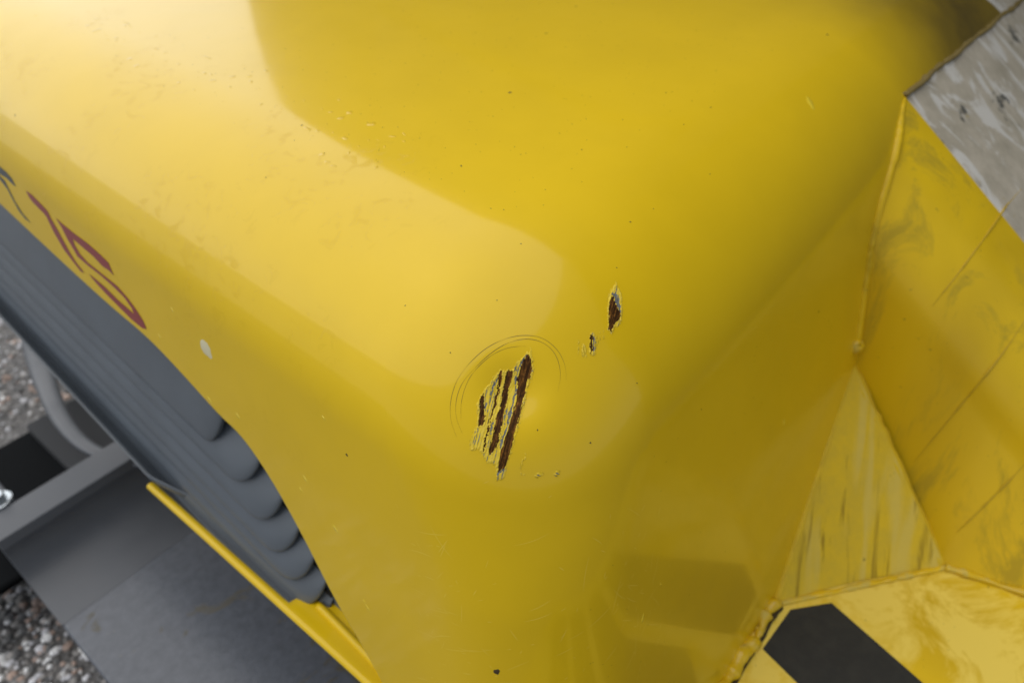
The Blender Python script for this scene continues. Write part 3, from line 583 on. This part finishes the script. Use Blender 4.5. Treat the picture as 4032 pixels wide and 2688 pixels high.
# sheet profile: side panel rises from the ledge, bends over a soft edge into the sloping top
def bracket_rows():
    rows = []
    for s in np.linspace(0, 1, 46):                                  # s runs out from the hood
        y = -.005-.60*s; zt = max(.940+.84*(y+.035), .3906+.06); hb = min(.135, zt-.3906-.02); row = []
        for t in np.linspace(0, 1, 16):
            z = .3906+(zt-hb-.3906)*t; row.append((np.interp(y, [-.61, -.402, -.309, -.11], [.60, .543, .522, .588])*(1-t)+.604*t, y, z))
        for a in np.linspace(0, math.pi/2, 14)[1:]:
            row.append((.604+.18*(1-math.cos(a)), y, zt-hb+hb*math.sin(a)))
        for x in (.82, .9, 1.05, 1.2, 1.5): row.append((x, y, zt+.004*(x-.78)))
        rows.append(row)
    return rows
br = np.array(bracket_rows())
bs = quadstrip('side_panel', br[:, :28], M_side, bracket)
bt = quadstrip('top_panel', br[:, 27:], M_dirt, bracket); bt['label'] = 'grey dirt covered sloping top'
HAIR = [((-.223, .503), (-.280, .738), .003), ((-.175, .729), (-.208, .832), .001), ((-.304, .440), (-.342, .554), -.001)]
M_hair = simple('dark_hairline', (.50, .335, .01), .6)
def panel_x(y, z):
    zt = .940+.84*(y+.035); t = min(max((z-.3906)/(zt-.135-.3906), 0), 1); xb = np.interp(y, [-.61, -.402, -.309, -.11], [.60, .543, .522, .588])
    dz = z-(zt-.135); return xb*(1-t)+.604*t+(.18*(1-math.sqrt(max(1-(dz/.135)**2, 0))) if dz > 0 else 0)
for (y0, z0), (y1, z1), bend in HAIR:
    pts = [(y0+(y1-y0)*t, z0+(z1-z0)*t+bend*math.sin(math.pi*t)) for t in np.linspace(0, 1, 40)]
    tube('scratch', [(panel_x(y, z)-.0002, y, z) for y, z in pts], .0012*np.clip(np.minimum(np.arange(40), np.arange(40)[::-1])/12., .2, 1), M_hair, bracket, 6, .5, 31)
# gusset across the inner corner
A_ = np.array((.588, -.108, .617)); B_ = np.array((.327, -.150, .3908)); C_ = np.array((.522, -.309, .3908))
rows = []
for t in np.linspace(0, 1, 24):
    rows.append([A_+(B_-A_)*t+(C_-B_)*t*u+np.array((.006, .004, 0))*math.sin(math.pi*u)*t for u in np.linspace(0, 1, 16)])
gus = quadstrip('gusset', rows, M_gus, machine)
gr_ = gus.data.color_attributes.new('Grain', 'FLOAT_COLOR', 'POINT')
gr_.data.foreach_set('color', np.array([((t*(u-.5))*.34+.5+.05*t, .045*t, .3, 1.) for t in np.linspace(0, 1, 24) for u in np.linspace(0, 1, 16)]).ravel())
M_bead = dirty_paint('weld_bead_paint', .25, (.58, .46, .10), 30)
tube('weld_bead', line(A_+np.array((.002, .003, -.002)), B_+np.array((.002, .003, -.002)), 60), .006, M_gus, gus, 10, .12, 3, .5)
tube('weld_bead', line(A_+np.array((.004, .003, -.003)), C_+np.array((.004, .003, -.003)), 60), .0095, M_gus, gus, 10, .16, 4, .4)
tube('weld_bead', line(B_, C_, 60), .005, M_bead, gus, 8, .3, 5, .5)
tube('weld_bead', [np.array((.588+.003*math.sin(i*.8), -.104, .637))+np.array((0, 0, .022))*(i/8) for i in range(9)], [.004, .008, .010, .0115, .012, .0115, .010, .008, .004], M_bead, gus, 10, .1, 6)
seam = [(.590+.014*(z-.655)/.1, -.06, z) for z in np.linspace(.655, .750, 30)]
for aa in np.linspace(0, math.pi/2, 60):
    y = -.06
    for _ in range(8):
        z = .940+.84*(y+.035)-.135+.135*math.sin(aa)
        y = onto(np.array([[.604+.18*(1-math.cos(aa)), -.06, z]]), np.array([[0., -1, 0]]), 0., .2)[0, 1]
    seam.append((.604+.18*(1-math.cos(aa)), y, z))
seam = smooth_line(onto(np.array(seam), np.tile([0., -1, 0], (len(seam), 1)), 0., .2), 120)
tube('weld_bead', seam, .0072*np.clip((119-np.arange(120))/30., .15, 1), M_side, bracket, 8, .12, 7, .8)
jt = [(x, -.044-.022*(x-.8)+.0015*math.sin(x*37), .9335-.018*(x-.8)) for x in np.linspace(.76, 1.48, 120)]
tube('sealant', jt, .0055, simple('grimy_sealant', (.20, .145, .04), .7), bracket, 8, .45, 8, .6)
lb = onto(np.array([(x, -.14, .395+.002*math.sin(x*90)) for x in np.linspace(-.2, .327, 150)]), np.tile([0., -1, 0], (150, 1)), 0., .2)
tube('weld_bead', lb+np.array((0, -.004, 0)), .009, M_bead, ledge, 8, .7, 9, .7)
tube('gap', lb+np.array((0, -.013, -.003)), .0028, simple('grimy_gap', (.05, .035, .012), .9), ledge, 6, .9, 12, .7)
tube('weld_bead', [(float(np.interp(-y, [.309, .402, .61], [.522, .543, .60]))-.002, y, .393) for y in np.linspace(-.309, -.6, 60)], .006, M_bead, bracket, 8, .4, 10, .7)

# -------- cab behind the hood, seen only as a reflection in the paint, and an added sky blocker
M_cab = grey('dark_cab_paint', (.05, .05, .048), .55)
cab = bpy.data.objects.new('cab', None); link(cab, machine)
arc = [(1.56+.62*math.cos(t), 1.78+.62*math.sin(t)) for t in np.linspace(0, math.pi/2, 12)]
rounded_prism('cab_wall', [(.03, 1.0), (2.18, 1.0)]+arc+[(.03, 2.4)], 0, 1.22, 2.7, M_cab, cab, .02, 2)
rounded_prism('sky_blocker', [(1.62, -2.4), (1.62, .5), (2.9, .5), (2.9, -2.4)], 2, .3, 2.9, M_cab, cab, .12, 5)  # unseen slab, added to block sky reflections and darken the right face
M_glass = simple('dark_glass', (.012, .014, .015), .06)
rounded_prism('window', [(.25, 1.55), (.25, 2.15), (1.5, 2.15), (1.5, 1.55)], 0, 1.212, 1.26, M_glass, cab, .02, 3)

# -------- stone chips standing out of the asphalt in front of the frame
def stones():
    V = []; f = []; cols = []; n_ = 0; rr = np.random.default_rng(3)
    spots = [(x, y) for x, y in zip(rr.uniform(-.75, -.26, 5200), rr.uniform(.45, 1.7, 5200))]+[(x, y) for x, y in zip(rr.uniform(-.4, .35, 3500), rr.uniform(1.7, 2.9, 3500))]
    for x, y in spots:
        r = rr.choice((.004, .006, .008, .011), p=(.35, .35, .2, .1)); k = 6; a0 = rr.random()*6; e = .7+.6*rr.random()
        c = rr.choice(5, p=(.3, .3, .15, .15, .1)); base = np.array([(.09, .09, .09), (.2, .19, .18), (.42, .42, .44), (.3, .22, .18), (.6, .6, .6)][c])*(1.2+.5*rr.random())
        for lv_, z in ((1., -.002), (.9, r*.35), (.45, r*.62)):
            for j in range(k):
                a = a0+2*math.pi*j/k; q = r*lv_*(1+.35*(rr.random()-.5)); V.append((x+q*math.cos(a), y+q*e*math.sin(a), z+.002*(rr.random()-.5)))
                cols.append((*base, 1))
        for L_ in (0, k): f += [(n_+L_+j, n_+L_+(j+1) % k, n_+L_+k+(j+1) % k, n_+L_+k+j) for j in range(k)]
        f.append(tuple(n_+2*k+j for j in range(k))); n_ += 3*k
    k = Mat('stone_chip'); at = k.n('ShaderNodeAttribute', attribute_name='Col'); k.set(Base_Color=at.outputs['Color'], Roughness=.45)
    o = mesh_obj('stone_chips', V, f, k.m, None, False)
    ca = o.data.color_attributes.new('Col', 'FLOAT_COLOR', 'POINT'); ca.data.foreach_set('color', np.array(cols).ravel())
    o['kind'] = 'stuff'; o['label'] = 'pale and dark stone chips bedded in the asphalt'; return o
stones()
